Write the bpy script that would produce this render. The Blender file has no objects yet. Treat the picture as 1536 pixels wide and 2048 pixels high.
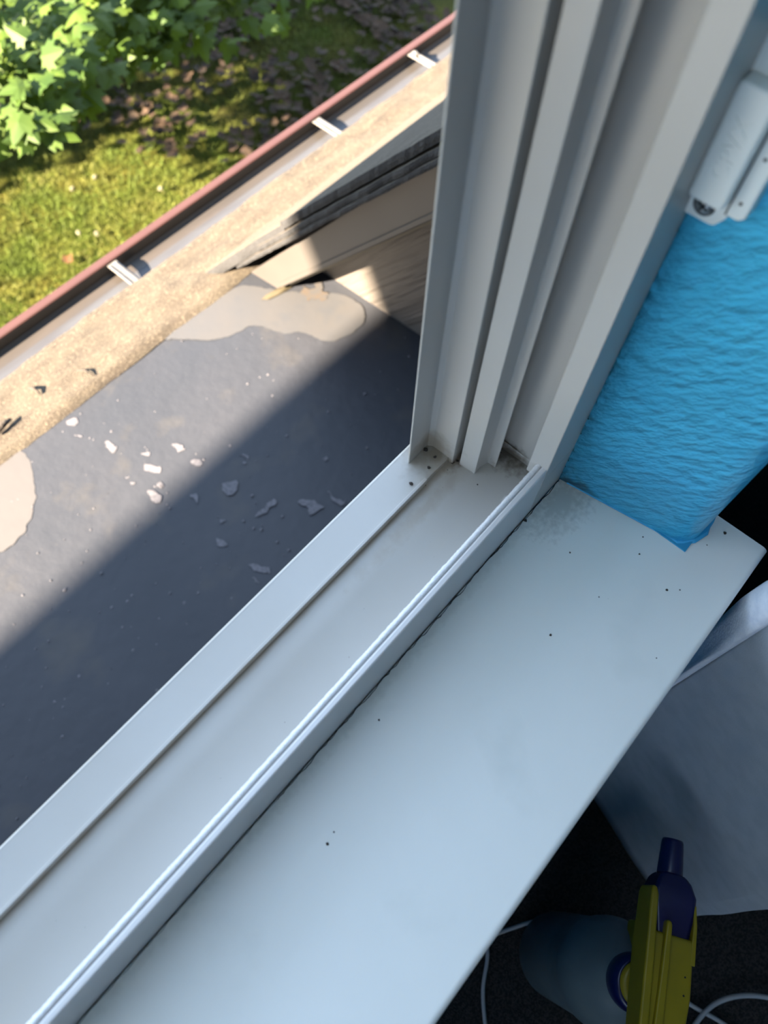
import bpy, bmesh, math, random
from mathutils import Vector, Matrix, noise

random.seed(7)
scene = bpy.context.scene
COL = scene.collection

# ------------------------------------------------------------------ camera
CAM_H = 0.45                     # camera height above the stool top (z = 0)
CAM_R = ((0.6585325, -0.7521694, 0.0240033),      # camera right in world axes
         (-0.6670618, -0.5981910, -0.4440676),    # camera down
         (0.3483727, 0.2764213, -0.8956717))      # camera forward
F_PX = 1503.3
r, d, f = (Vector(v) for v in CAM_R)
cam_data = bpy.data.cameras.new('camera')
cam = bpy.data.objects.new('camera', cam_data)
COL.objects.link(cam)
cam.matrix_world = Matrix.Translation((0, 0, CAM_H)) @ Matrix(((r.x, -d.x, -f.x), (r.y, -d.y, -f.y), (r.z, -d.z, -f.z))).to_4x4()
cam_data.sensor_fit = 'HORIZONTAL'
cam_data.sensor_width = 36.0
cam_data.lens = F_PX / 1536 * 36.0
cam_data.clip_start = 0.01
cam_data.clip_end = 200
cam_data.dof.use_dof = True
cam_data.dof.focus_distance = 0.56
cam_data.dof.aperture_fstop = 9.5
scene.camera = cam


def ray(u, v):
    a, b = (u - 768) / F_PX, (v - 1024) / F_PX
    return r * a + d * b + f


def at(u, v, z):
    """point of the horizontal plane z seen at photo pixel (u, v)"""
    q = ray(u, v)
    return Vector((0, 0, CAM_H)) + q * ((z - CAM_H) / q.z)


# ------------------------------------------------------------------ world, sun
world = bpy.data.worlds.new('World')
scene.world = world
world.use_nodes = True
wn = world.node_tree.nodes
wl = world.node_tree.links
wn.clear()
out = wn.new('ShaderNodeOutputWorld')
bg = wn.new('ShaderNodeBackground')
bg.inputs['Strength'].default_value = 4.3
tc = wn.new('ShaderNodeTexCoord')
sep = wn.new('ShaderNodeSeparateXYZ')
ramp = wn.new('ShaderNodeValToRGB')
ramp.color_ramp.elements[0].position = 0.0
ramp.color_ramp.elements[0].color = (0.64, 0.78, 0.97, 1)
ramp.color_ramp.elements[1].position = 0.7
ramp.color_ramp.elements[1].color = (0.50, 0.67, 0.94, 1)
wl.new(tc.outputs['Generated'], sep.inputs[0])
wl.new(sep.outputs['Z'], ramp.inputs[0])
wl.new(ramp.outputs[0], bg.inputs[0])
wl.new(bg.outputs[0], out.inputs[0])

SUN_DIR = Vector((-2.0, 0.46, 1.0)).normalized()      # towards the sun
sun_data = bpy.data.lights.new('sun', 'SUN')
sun_data.energy = 112.0
sun_data.color = (1.0, 0.82, 0.61)
sun_data.angle = math.radians(0.6)
sun = bpy.data.objects.new('sun', sun_data)
sun.rotation_euler = SUN_DIR.to_track_quat('Z', 'Y').to_euler()
sun.location = (-3, 3, 6)
COL.objects.link(sun)

scene.view_settings.view_transform = 'Standard'
scene.view_settings.look = 'None'
scene.view_settings.gamma = 1
scene.view_settings.use_curve_mapping = False
scene.view_settings.exposure = 0.0

# ------------------------------------------------------------------ materials


def _nodes(name):
    m = bpy.data.materials.new(name)
    m.use_nodes = True
    nt = m.node_tree
    return m, nt, nt.nodes, nt.links, nt.nodes['Principled BSDF']


K_OUT = 1.0          # reflectance scale of the group of materials being made


def mat(name, col, rough=0.5, col2=None, nscale=20, stretch=(1, 1, 1), bump=0.0, bscale=200, bstretch=(1, 1, 1),
        spec=0.5, metal=0.0, detail=6, bdist=0.001, lo=0.4, hi=0.65, extra=None):
    """procedural principled material: two-colour noise and a bump"""
    col = tuple(c * K_OUT for c in col)
    col2 = tuple(c * K_OUT for c in col2) if col2 else None
    extra = [(tuple(c * K_OUT for c in e[0]), *e[1:]) for e in extra] if extra else None
    m, nt, n, l, p = _nodes(name)
    p.inputs['Roughness'].default_value = rough
    p.inputs['Specular IOR Level'].default_value = spec
    p.inputs['Metallic'].default_value = metal
    tco = n.new('ShaderNodeTexCoord')
    if col2 is None:
        col2 = tuple(c * 0.93 for c in col)
    mp = n.new('ShaderNodeMapping')
    mp.inputs['Scale'].default_value = stretch
    l.new(tco.outputs['Object'], mp.inputs[0])
    nz = n.new('ShaderNodeTexNoise')
    nz.inputs['Scale'].default_value = nscale
    nz.inputs['Detail'].default_value = detail
    l.new(mp.outputs[0], nz.inputs[0])
    rp = n.new('ShaderNodeValToRGB')
    rp.color_ramp.elements[0].position = lo
    rp.color_ramp.elements[1].position = hi
    rp.color_ramp.elements[0].color = (*col, 1)
    rp.color_ramp.elements[1].color = (*col2, 1)
    l.new(nz.outputs['Fac'], rp.inputs[0])
    last = rp.outputs[0]
    if extra:
        for (c, sc, a, b, st) in extra:
            mp2 = n.new('ShaderNodeMapping')
            mp2.inputs['Scale'].default_value = st
            l.new(tco.outputs['Object'], mp2.inputs[0])
            n2 = n.new('ShaderNodeTexNoise')
            n2.inputs['Scale'].default_value = sc
            n2.inputs['Detail'].default_value = 8
            l.new(mp2.outputs[0], n2.inputs[0])
            r2 = n.new('ShaderNodeMapRange')
            r2.inputs[1].default_value = a
            r2.inputs[2].default_value = b
            l.new(n2.outputs['Fac'], r2.inputs[0])
            mx = n.new('ShaderNodeMixRGB')
            mx.inputs[2].default_value = (*c, 1)
            l.new(r2.outputs[0], mx.inputs[0])
            l.new(last, mx.inputs[1])
            last = mx.outputs[0]
    l.new(last, p.inputs['Base Color'])
    if bump:
        mp3 = n.new('ShaderNodeMapping')
        mp3.inputs['Scale'].default_value = bstretch
        l.new(tco.outputs['Object'], mp3.inputs[0])
        bz = n.new('ShaderNodeTexNoise')
        bz.inputs['Scale'].default_value = bscale
        bz.inputs['Detail'].default_value = 4
        l.new(mp3.outputs[0], bz.inputs[0])
        bp = n.new('ShaderNodeBump')
        bp.inputs['Strength'].default_value = bump
        bp.inputs['Distance'].default_value = bdist
        l.new(bz.outputs['Fac'], bp.inputs['Height'])
        l.new(bp.outputs[0], p.inputs['Normal'])
    return m


def stain_shade_layer(m, spots):
    """blotches of grime and of painted shade with their own place: list of (centre, radius, colour, strength)"""
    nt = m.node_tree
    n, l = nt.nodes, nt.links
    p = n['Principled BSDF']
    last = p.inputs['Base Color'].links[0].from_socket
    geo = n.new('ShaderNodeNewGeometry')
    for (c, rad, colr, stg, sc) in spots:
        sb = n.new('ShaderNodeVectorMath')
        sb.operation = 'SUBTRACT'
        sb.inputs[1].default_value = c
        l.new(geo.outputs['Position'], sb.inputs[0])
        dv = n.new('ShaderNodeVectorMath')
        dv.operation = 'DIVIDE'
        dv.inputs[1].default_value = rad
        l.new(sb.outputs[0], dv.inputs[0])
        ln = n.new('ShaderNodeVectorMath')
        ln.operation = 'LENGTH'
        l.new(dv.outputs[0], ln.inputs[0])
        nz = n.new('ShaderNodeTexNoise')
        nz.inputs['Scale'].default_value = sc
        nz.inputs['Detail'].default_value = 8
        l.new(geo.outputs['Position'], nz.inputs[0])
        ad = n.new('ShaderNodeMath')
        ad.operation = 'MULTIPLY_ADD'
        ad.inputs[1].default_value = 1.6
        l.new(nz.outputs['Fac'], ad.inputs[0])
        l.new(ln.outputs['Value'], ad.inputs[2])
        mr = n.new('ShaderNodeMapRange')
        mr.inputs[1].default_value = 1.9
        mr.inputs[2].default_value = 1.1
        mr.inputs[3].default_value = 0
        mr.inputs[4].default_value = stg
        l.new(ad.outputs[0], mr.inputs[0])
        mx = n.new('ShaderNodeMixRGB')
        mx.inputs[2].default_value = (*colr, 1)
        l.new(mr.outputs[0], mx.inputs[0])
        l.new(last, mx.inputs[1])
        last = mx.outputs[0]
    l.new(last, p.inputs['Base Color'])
    return m


GRIME = (0.10, 0.085, 0.065)
VINYL = (0.41, 0.40, 0.375)
M_vinyl = mat('white_vinyl', VINYL, 0.38, (0.39, 0.375, 0.345), 9, (1, 1, 1), 0.12, 260, (1, 1, 1), bdist=0.0003,
              extra=[((0.42, 0.39, 0.34), 26, 0.60, 0.80, (0.25, 1, 0.25)), (GRIME, 420, 0.74, 0.80, (1, 1, 1))])
stain_shade_layer(M_vinyl, [((0.225, 0.137, 0.03), (0.03, 0.02, 0.018), (0.20, 0.16, 0.11), 0.75, 110),
                      ((0.236, 0.121, 0.022), (0.02, 0.008, 0.006), (0.16, 0.12, 0.09), 0.9, 300),
                      ((0.256, 0.098, 0.022), (0.016, 0.022, 0.012), (0.12, 0.10, 0.08), 0.95, 220),
                      ((0.185, 0.114, 0.0225), (0.07, 0.006, 0.004), (0.31, 0.28, 0.235), 0.6, 140),
                      ((0.05, 0.124, 0.0225), (0.40, 0.0035, 0.006), (0.27, 0.22, 0.16), 0.7, 40)])
M_bead = mat('white_vinyl_bead', (0.60, 0.59, 0.58), 0.32, (0.57, 0.56, 0.55), 14, (0.2, 1, 1), 0.2, 300, (0.1, 1, 1), bdist=0.0003)
M_pile = mat('white_pile', (0.76, 0.76, 0.76), 0.95, (0.66, 0.67, 0.68), 700, bump=0.9, bscale=1500, bdist=0.0008)
M_stool = mat('stool_paint', (0.84, 0.85, 0.81), 0.33, (0.80, 0.815, 0.775), 6, (1, 1, 1), 0.25, 55, (0.35, 4.5, 1), bdist=0.0006,
              extra=[((0.74, 0.76, 0.72), 14, 0.60, 0.78, (1, 1, 1)), ((0.12, 0.12, 0.11), 300, 0.77, 0.80, (1, 1, 1))])
stain_shade_layer(M_stool, [((0.262, 0.055, 0.0), (0.035, 0.02, 0.01), (0.22, 0.24, 0.22), 0.45, 260),
                      ((0.12, 0.064, 0.0), (0.30, 0.006, 0.01), (0.40, 0.40, 0.37), 0.25, 200)])  # long band along the crack paints in the lip's shadow
M_dark = mat('dark_gap', (0.012, 0.013, 0.015), 0.9, (0.03, 0.028, 0.025), 400)
M_blue = mat('blue_wall_paint', (0.072, 0.58, 0.90), 0.28, (0.082, 0.61, 0.92), 20, (1, 1, 1), 1.0, 150, (1, 1.0, 1.0), bdist=0.0032)
stain_shade_layer(M_blue, [((0.276, 0.055, 0.0), (0.02, 0.016, 0.012), (0.05, 0.11, 0.14), 0.9, 130)])  # darker blue patch low in the inner corner
M_bluefoot = mat('blue_paint_foot', (0.04, 0.38, 0.68), 0.35, (0.035, 0.34, 0.62), 90, bump=0.3, bscale=260, bdist=0.0006)
M_sensor = mat('sensor_plastic', (0.74, 0.79, 0.76), 0.35, (0.72, 0.77, 0.75), 20)
M_metal = mat('screw_metal', (0.55, 0.57, 0.58), 0.28, (0.35, 0.36, 0.38), 300, metal=1.0)
M_hole = mat('black_hole', (0.004, 0.004, 0.006), 0.9, (0.006, 0.006, 0.008), 50)
M_debris = mat('debris', (0.02, 0.016, 0.013), 0.8, (0.07, 0.055, 0.045), 900)
M_carpet = mat('dark_carpet', (0.030, 0.027, 0.026), 1.0, (0.006, 0.006, 0.007), 420, bump=1.0, bscale=700, bdist=0.004, lo=0.42, hi=0.58)
M_wallin = mat('interior_paint', (0.030, 0.30, 0.52), 0.6, (0.028, 0.28, 0.50), 20)
M_ceil = mat('ceiling_paint', (0.45, 0.45, 0.44), 0.9, (0.43, 0.43, 0.42), 20)
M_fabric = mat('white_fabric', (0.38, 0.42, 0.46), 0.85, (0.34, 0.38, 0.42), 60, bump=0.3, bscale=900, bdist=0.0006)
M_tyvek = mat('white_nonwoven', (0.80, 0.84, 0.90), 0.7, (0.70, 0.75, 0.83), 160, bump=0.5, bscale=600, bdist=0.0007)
M_yellow = mat('yellow_plastic', (0.21, 0.165, 0.002), 0.45, (0.19, 0.15, 0.002), 60, spec=0.4)
M_bluepl = mat('blue_plastic', (0.002, 0.003, 0.050), 0.3, (0.002, 0.003, 0.042), 60)
M_bottle = mat('clouded_plastic', (0.10, 0.13, 0.14), 0.45, (0.085, 0.115, 0.125), 40)
M_cable = mat('white_cable', (0.35, 0.37, 0.39), 0.45, (0.32, 0.34, 0.36), 60)

M_under = mat('eave_bounce_paint', (0.62, 0.61, 0.58), 0.8, (0.58, 0.57, 0.54), 10)  # kept pale so the added eave bounces more light to the window
K_OUT = 0.50
M_memb = mat('roof_membrane', (0.050, 0.054, 0.066), 0.5, (0.043, 0.048, 0.060), 5, (1, 1, 1), 0.55, 38, (1, 1, 1), bdist=0.0025, spec=0.2,
             extra=[((0.072, 0.070, 0.070), 9, 0.58, 0.74, (1, 1, 1)), ((0.11, 0.10, 0.09), 130, 0.72, 0.78, (1, 1, 1)),
                    ((0.008, 0.008, 0.008), 75, 0.73, 0.76, (1, 1, 1))])
M_splat = mat('white_spatter', (0.15, 0.145, 0.165), 0.8, (0.085, 0.084, 0.10), 190, bump=0.4, bscale=300)
M_shing = mat('tan_shingle', (0.092, 0.074, 0.050), 0.95, (0.062, 0.046, 0.030), 22, (0.6, 1.6, 1), 0.9, 380, (1, 1, 1), bdist=0.004,
              extra=[((0.150, 0.120, 0.084), 170, 0.52, 0.64, (1, 1, 1)), ((0.040, 0.028, 0.019), 12, 0.60, 0.76, (0.4, 3.5, 1))])
M_shdark = mat('shingle_granules', (0.10, 0.095, 0.095), 0.95, (0.05, 0.05, 0.055), 240, bump=1.0, bscale=420, bdist=0.004)
M_shedge = mat('shingle_cut_edge', (0.007, 0.007, 0.009), 0.8, (0.030, 0.031, 0.036), 260, bump=1.0, bscale=350, bdist=0.004, lo=0.5, hi=0.7)
M_gutin = mat('gutter_inside', (0.055, 0.048, 0.042), 0.45, (0.075, 0.063, 0.054), 12, (0.3, 2, 1), 0.2, 40, bdist=0.001)
M_gutback = mat('gutter_flashing', (0.085, 0.088, 0.098), 0.4, (0.07, 0.07, 0.078), 16, (0.3, 2, 1))
M_gutred = mat('gutter_red', (0.092, 0.035, 0.025), 0.5, (0.084, 0.031, 0.023), 20)
M_hanger = mat('gutter_hanger_white', (0.17, 0.165, 0.155), 0.5, (0.14, 0.13, 0.12), 60)
M_rake = mat('rake_paint', (0.060, 0.053, 0.048), 0.5, (0.055, 0.048, 0.044), 12)
M_soffit = mat('cream_soffit', (0.115, 0.095, 0.055), 0.6, (0.10, 0.083, 0.05), 30)
M_siding = mat('siding_paint', (0.090, 0.078, 0.067), 0.6, (0.072, 0.062, 0.054), 12.5, bump=1.0, bscale=15, bstretch=(1, 1, 1), bdist=0.008)
M_outwall = mat('outer_wall', (0.12, 0.10, 0.085), 0.7, (0.11, 0.092, 0.078), 12)
M_bark = mat('tree_bark', (0.055, 0.04, 0.03), 0.9, (0.03, 0.022, 0.017), 40, bump=1, bscale=60, bdist=0.01)
M_blade = mat('grass_blade', (0.080, 0.118, 0.012), 0.7, (0.125, 0.130, 0.022), 2.5, spec=0.15, lo=0.42, hi=0.62)
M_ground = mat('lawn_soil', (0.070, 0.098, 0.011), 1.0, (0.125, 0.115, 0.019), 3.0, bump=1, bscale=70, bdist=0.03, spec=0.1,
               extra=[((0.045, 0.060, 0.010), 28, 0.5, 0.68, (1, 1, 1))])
stain_shade_layer(M_ground, [((5.2, 6.2, -3.6), (2.9, 2.4, 1.0), (0.013, 0.009, 0.006), 0.95, 1.3)])  # dark soil, also painted darker to deepen the shade under the maple
M_litter = mat('leaf_litter', (0.068, 0.042, 0.025), 0.9, (0.018, 0.012, 0.007), 7, bump=0.6, bscale=60, bdist=0.01, spec=0.2)
M_orange = mat('orange_leaf', (0.16, 0.06, 0.01), 0.7, (0.12, 0.05, 0.01), 60)
M_clover = mat('clover_white', (0.16, 0.15, 0.09), 0.8, (0.14, 0.13, 0.08), 60)

# leaf: glossy top, light passing through
M_leaf, nt, n, l, p = _nodes('maple_leaf')
p.inputs['Roughness'].default_value = 0.6
p.inputs['Specular IOR Level'].default_value = 0.25
geo = n.new('ShaderNodeTexCoord')
nz = n.new('ShaderNodeTexNoise')
nz.inputs['Scale'].default_value = 5
l.new(geo.outputs['Object'], nz.inputs[0])
rp = n.new('ShaderNodeValToRGB')
rp.color_ramp.elements[0].position = 0.38
rp.color_ramp.elements[1].position = 0.64
rp.color_ramp.elements[0].color = (0.022, 0.048, 0.006, 1)
rp.color_ramp.elements[1].color = (0.046, 0.076, 0.008, 1)
l.new(nz.outputs['Fac'], rp.inputs[0])
l.new(rp.outputs[0], p.inputs['Base Color'])
tr = n.new('ShaderNodeBsdfTranslucent')
tr.inputs[0].default_value = (0.095, 0.15, 0.006, 1)
ms = n.new('ShaderNodeMixShader')
ms.inputs[0].default_value = 0.35
l.new(p.outputs[0], ms.inputs[1])
l.new(tr.outputs[0], ms.inputs[2])
l.new(ms.outputs[0], n['Material Output'].inputs[0])

def aim(m, bsc, rot, scale):
    for nd in m.node_tree.nodes:
        if nd.type == 'MAPPING' and nd.outputs[0].links and nd.outputs[0].links[0].to_node.type == 'TEX_NOISE' \
                and abs(nd.outputs[0].links[0].to_node.inputs['Scale'].default_value - bsc) < .1:
            nd.vector_type = 'TEXTURE'
            nd.inputs['Rotation'].default_value = (math.radians(rot), 0, 0)
            nd.inputs['Scale'].default_value = scale


aim(M_blue, 150, -38, (1, 1.8, 0.85))
# siding grain runs along the rake: rotate its bump space
aim(M_siding, 15, -50, (1, 4.0, 0.22))
aim(M_siding, 12.5, -50, (1, 4.0, 0.22))


# ------------------------------------------------------------------ helpers
def tag(o, label=None, cat=None, group=None, kind=None):
    if label:
        o['label'] = label
    if cat:
        o['category'] = cat
    if group:
        o['group'] = group
    if kind:
        o['kind'] = kind
    return o


def link(name, bm, m, parent=None, smooth=False, bevel=0, seg=2):
    bmesh.ops.remove_doubles(bm, verts=bm.verts, dist=1e-6)
    bmesh.ops.recalc_face_normals(bm, faces=bm.faces)
    me = bpy.data.meshes.new(name)
    bm.to_mesh(me)
    bm.free()
    o = bpy.data.objects.new(name, me)
    COL.objects.link(o)
    for mm in (m if isinstance(m, (list, tuple)) else [m]):
        me.materials.append(mm)
    if smooth:
        for q in me.polygons:
            q.use_smooth = True
    if bevel:
        b = o.modifiers.new('bevel', 'BEVEL')
        b.width = bevel
        b.segments = seg
        b.limit_method = 'ANGLE'
        b.angle_limit = math.radians(30)
        b.harden_normals = True
        for q in me.polygons:
            q.use_smooth = True
    if parent:
        o.parent = parent
        o.matrix_parent_inverse = parent.matrix_world.inverted()
    return o


def empty(name, loc):
    o = bpy.data.objects.new(name, None)
    o.empty_display_size = 0.02
    COL.objects.link(o)
    o.location = loc
    o.matrix_world = Matrix.Translation(loc)
    return o


def prism(bm, pts0, pts1):
    a = [bm.verts.new(q) for q in pts0]
    b = [bm.verts.new(q) for q in pts1]
    k = len(a)
    bm.faces.new(a)
    bm.faces.new(list(reversed(b)))
    for i in range(k):
        j = (i + 1) % k
        bm.faces.new((a[i], b[i], b[j], a[j]))


def ext_x(prof, x0, x1, bm=None, prof1=None):
    bm = bm or bmesh.new()
    prism(bm, [(x0, y, z) for y, z in prof], [(x1, y, z) for y, z in (prof1 or prof)])
    return bm


def ext_z(prof, z0, z1, bm=None):
    bm = bm or bmesh.new()
    prism(bm, [(x, y, z0) for x, y in prof], [(x, y, z1) for x, y in prof])
    return bm


def box(x0, x1, y0, y1, z0, z1, bm=None):
    return ext_x([(y0, z0), (y1, z0), (y1, z1), (y0, z1)], x0, x1, bm)


def tube(pts, rad, bm=None, seg=10, caps=True):
    bm = bm or bmesh.new()
    pts = [Vector(q) for q in pts]
    rads = rad if isinstance(rad, (list, tuple)) else [rad] * len(pts)
    rings = []
    up = Vector((0.13, 0.27, 1)).normalized()
    for i, q in enumerate(pts):
        t = (pts[min(i + 1, len(pts) - 1)] - pts[max(i - 1, 0)]).normalized()
        if abs(t.dot(up)) > 0.98:
            up = Vector((1, 0.2, 0)).normalized()
        s = t.cross(up).normalized()
        w = t.cross(s)
        up = -w if w.dot(up) < 0 else w
        rings.append([bm.verts.new(q + (s * math.cos(a) + up * math.sin(a)) * rads[i])
                      for a in [2 * math.pi * k / seg for k in range(seg)]])
    for A, B in zip(rings, rings[1:]):
        for k in range(seg):
            bm.faces.new((A[k], A[(k + 1) % seg], B[(k + 1) % seg], B[k]))
    if caps:
        bm.faces.new(rings[0])
        bm.faces.new(list(reversed(rings[-1])))
    return bm


def lathe(prof, c, bm=None, seg=40, axis=None):
    """prof: (radius, height) list; turned about a vertical axis through c (or about axis)"""
    bm = bm or bmesh.new()
    c = Vector(c)
    z = Vector(axis).normalized() if axis else Vector((0, 0, 1))
    x = z.orthogonal().normalized()
    y = z.cross(x)
    rings = []
    for rr, h in prof:
        if rr < 1e-6:
            rings.append([bm.verts.new(c + z * h)])
        else:
            rings.append([bm.verts.new(c + z * h + (x * math.cos(a) + y * math.sin(a)) * rr)
                          for a in [2 * math.pi * k / seg for k in range(seg)]])
    for A, B in zip(rings, rings[1:]):
        for k in range(seg):
            k2 = (k + 1) % seg
            if len(A) == 1 and len(B) > 1:
                bm.faces.new((A[0], B[k2], B[k]))
            elif len(B) == 1 and len(A) > 1:
                bm.faces.new((A[k], A[k2], B[0]))
            elif len(A) > 1:
                bm.faces.new((A[k], A[k2], B[k2], B[k]))
    return bm


def blob(c, rr, seed, flat=1.0, sub=2):
    bm = bmesh.new()
    bmesh.ops.create_icosphere(bm, subdivisions=sub, radius=1)
    for v in bm.verts:
        k = 1 + 0.55 * noise.noise(v.co * 1.6 + Vector((seed * 3.1, seed, 0)))
        v.co = Vector((v.co.x * k * rr, v.co.y * k * rr, v.co.z * k * rr * flat))
        v.co += Vector(c)
    return bm


S = CAM_H   # the window profile below is measured in units of the camera height


def sc(pts):
    return [(a * S, b * S) for a, b in pts]


# ================================================================== THE ROOM
XW0 = -1.70          # left end of the window opening
XJ = 0.5354 * S      # face of the jamb flange
TOP = 1.75           # head of the opening

# --- window_1: frame with sill, lip, pile, jamb profiles
win = empty('window_1', (0.2, 0.1, 0.0225))
tag(win, 'white vinyl sliding window frame open to the roof outside, with its dirty corner', 'window', kind='structure')

ZF, ZL = 0.05 * S, 0.0595 * S
# track floor and outer ledge
floor_prof = [(0.160 * S, -0.03), (0.160 * S, ZF), (0.236 * S, ZF), (0.2405 * S, ZF + 0.0007), (0.2785 * S, ZF + 0.0002),
              (0.2785 * S, ZL), (0.3300 * S, ZL - 0.0002), (0.3335 * S, ZL + 0.0001), (0.3370 * S, ZL - 0.0016), (0.3370 * S, -0.03)]
link('sill_track', ext_x(floor_prof, XW0, 0.268), M_vinyl, win, bevel=0.0006)
# rib standing at the edge of the ledge, cut off short of the corner
link('track_rib', ext_x([(0.2770 * S, ZF), (0.2770 * S, 0.0635 * S), (0.2815 * S, 0.0635 * S), (0.2818 * S, ZL)], XW0, 0.4445 * S), M_vinyl, win, bevel=0.0003)
# inner lip
z1 = 0.1215 * S
lipL = [(0.0662, -0.012), (0.0656, z1 - 0.0010), (0.0663, z1), (0.0690, z1), (0.0698, z1 - 0.0012), (0.0700, z1 - 0.004), (0.0727, z1 - 0.0045), (0.0730, ZF - 0.002), (0.0722, -0.012)]
lipR = [(0.0662, -0.012), (0.0666, z1 - 0.0006), (0.0672, z1 + .0004), (0.0700, z1 + .0004), (0.0708, z1 - 0.0008), (0.0710, z1 - 0.004), (0.0733, z1 - 0.0045), (0.0736, ZF - 0.002), (0.0728, -0.012)]
lipX0 = [(a + (a - b) * ((0.241 - XW0) / 0.372 - 1) * 0.2, c) for (a, c), (b, _) in zip(lipL, lipR)]
link('inner_lip', ext_x(lipX0, XW0, XJ + 0.0005, prof1=lipR), M_bead, win, bevel=0.0005)
# brushed pile: fuzzy ribbon of many small tufts
bm = bmesh.new()
x = XW0
i = 0
prev = None
while x < 0.2420:
    t = (x - XW0) / (0.241 - XW0)
    yb = 0.0702 + 0.0008 * t
    wob = 0.00012 * noise.noise(Vector((x * 160, 1.3, 0))) + 0.00035 * noise.noise(Vector((x * 900, 5.3, 0)))
    h2 = 0.0003 * noise.noise(Vector((x * 500, 9.3, 0)))
    ring = [bm.verts.new((x, yb, z1 - 0.0045)), bm.verts.new((x, yb + 0.0001, z1 - 0.0008 + h2)), bm.verts.new((x, yb + 0.0010, z1 + 0.0001 + h2)),
            bm.verts.new((x, yb + 0.0025 + wob * 0.5, z1 - 0.0001 + h2)), bm.verts.new((x, yb + 0.0038 + wob, z1 - 0.0022 + h2)), bm.verts.new((x, yb + 0.0032, z1 - 0.0050))]
    if prev:
        for a in range(5):
            bm.faces.new((prev[a], ring[a], ring[a + 1], prev[a + 1]))
    prev = ring
    x += 0.0009
pile = link('pile_strip', bm, M_pile, win, smooth=True)
bm = bmesh.new()
rng = random.Random(5)
for k in range(9000):      # loose fibres on the edge
    x = rng.uniform(-0.30, 0.2425)
    t = (x - XW0) / (0.241 - XW0)
    y = 0.0702 + 0.0008 * t + rng.uniform(0.0003, 0.0037)
    z = z1 - 0.0006 - max(0, (y - 0.0720)) * 0.8
    v0 = Vector((x, y, z))
    v1 = v0 + Vector((rng.uniform(-.0006, .0006), rng.uniform(-.0001, .0009), rng.uniform(.0001, .0007)))
    s = Vector((0.00010, 0.00003, 0))
    bm.faces.new([bm.verts.new(v0 - s), bm.verts.new(v0 + s), bm.verts.new(v1)])
tag(link('pile_fibre', bm, M_pile, win), kind='stuff')
bm = bmesh.new()
for (cx, cy, n_) in ((0.2105, 0.0746, 26), (0.2375, 0.0738, 10)):
    for k in range(n_):    # frayed tuft
        v0 = Vector((cx + rng.uniform(-.002, .002), cy - 0.001, z1 - 0.003))
        v1 = v0 + Vector((rng.uniform(-.003, .0015), rng.uniform(.0008, .0032), rng.uniform(-.001, .001)))
        s = Vector((0.0003, 0.0001, 0))
        bm.faces.new([bm.verts.new(v0 - s), bm.verts.new(v0 + s), bm.verts.new(v1)])
link('frayed_tuft', bm, M_pile, win)

# jamb profiles (x, y) in units of S, extruded upward
link('jamb_channel', ext_z(sc([(0.449, 0.3178), (0.449, 0.3150), (0.4905, 0.3150), (0.4948, 0.3080), (0.4948, 0.2708), (0.5300, 0.2705), (0.5300, 0.2628),
                               (0.5006, 0.2625), (0.5036, 0.2359), (0.5180, 0.2372), (0.5316, 0.2336), (0.5323, 0.2203), (0.5350, 0.2203), (0.5350, 0.2520), (0.5720, 0.2520),
                               (0.5668, 0.1880), (0.5664, 0.1500), (0.612, 0.1500), (0.612, 0.3370), (0.4950, 0.3370), (0.4900, 0.3180)]), ZF - 0.001, TOP), M_vinyl, win, bevel=0.0005)
link('jamb_flange', ext_z(sc([(0.5354, 0.1472), (0.6110, 0.1472), (0.6110, 0.1640), (0.5640, 0.1640), (0.5640, 0.1765), (0.5362, 0.1765)]), 0.0405, TOP), M_vinyl, win, bevel=0.0006)
link('jamb_flange_foot', ext_z(sc([(0.5362, 0.1472), (0.6110, 0.1472), (0.6110, 0.1600), (0.5362, 0.1600)]), -0.002, 0.0405), M_vinyl, win)
link('jamb_seam_bead', ext_x([(0.1800 * S, ZF), (0.1800 * S, ZF + 0.0075), (0.2510 * S, ZF + 0.0075), (0.2510 * S, ZF)], 0.5655 * S, 0.5690 * S), M_vinyl, win, bevel=0.0008)
# other side and head of the frame, outside the picture
link('far_jamb', ext_z([(XW0 + .002, 0.0665), (XW0 + .002, 0.1515), (XW0 + .03, 0.1515), (XW0 + .03, 0.10), (XW0 + .012, 0.10), (XW0 + .012, 0.08), (XW0 + .035, 0.08), (XW0 + .035, 0.0665)], -0.002, TOP), M_vinyl, win)
link('frame_head', ext_x([(0.0665, TOP - .035), (0.0665, TOP - .0005), (0.1515, TOP - .0005), (0.1515, TOP - .03), (0.10, TOP - .03), (0.10, TOP - .012), (0.08, TOP - .012), (0.08, TOP - .035)], XW0 + .036, 0.235), M_vinyl, win)

# --- stool
stool = empty('trim_1', (0, 0, 0))
tag(stool, 'white painted window stool with a rounded nose below the window', 'window sill', kind='structure')
bm = bmesh.new()
y0, x1 = -0.0692, 0.3236
T = 0.019
nose = []
RN = 0.0042
for k in range(7):
    a = math.pi / 2 * (1 - k / 6)
    nose.append((y0 + RN - math.cos(a) * RN, -RN + math.sin(a) * RN))
nose += [(y0, -T + 0.003), (y0 + 0.003, -T)]
prof = [(0.0655, 0.0)] + nose + [(0.0655, -T)]
# widen at the horn: the board ends at x1 with an eased end; it is notched behind the wall
ext_x(prof, XW0 - 0.0, 0.2850, bm)
hp = [(-0.0250, 0.0)] + nose + [(-0.0250, -T)]
ext_x(hp, 0.2850, x1, bm)
bmesh.ops.recalc_face_normals(bm, faces=bm.faces)
link('stool_board', bm, M_stool, stool, bevel=0.0004, seg=2)


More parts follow.
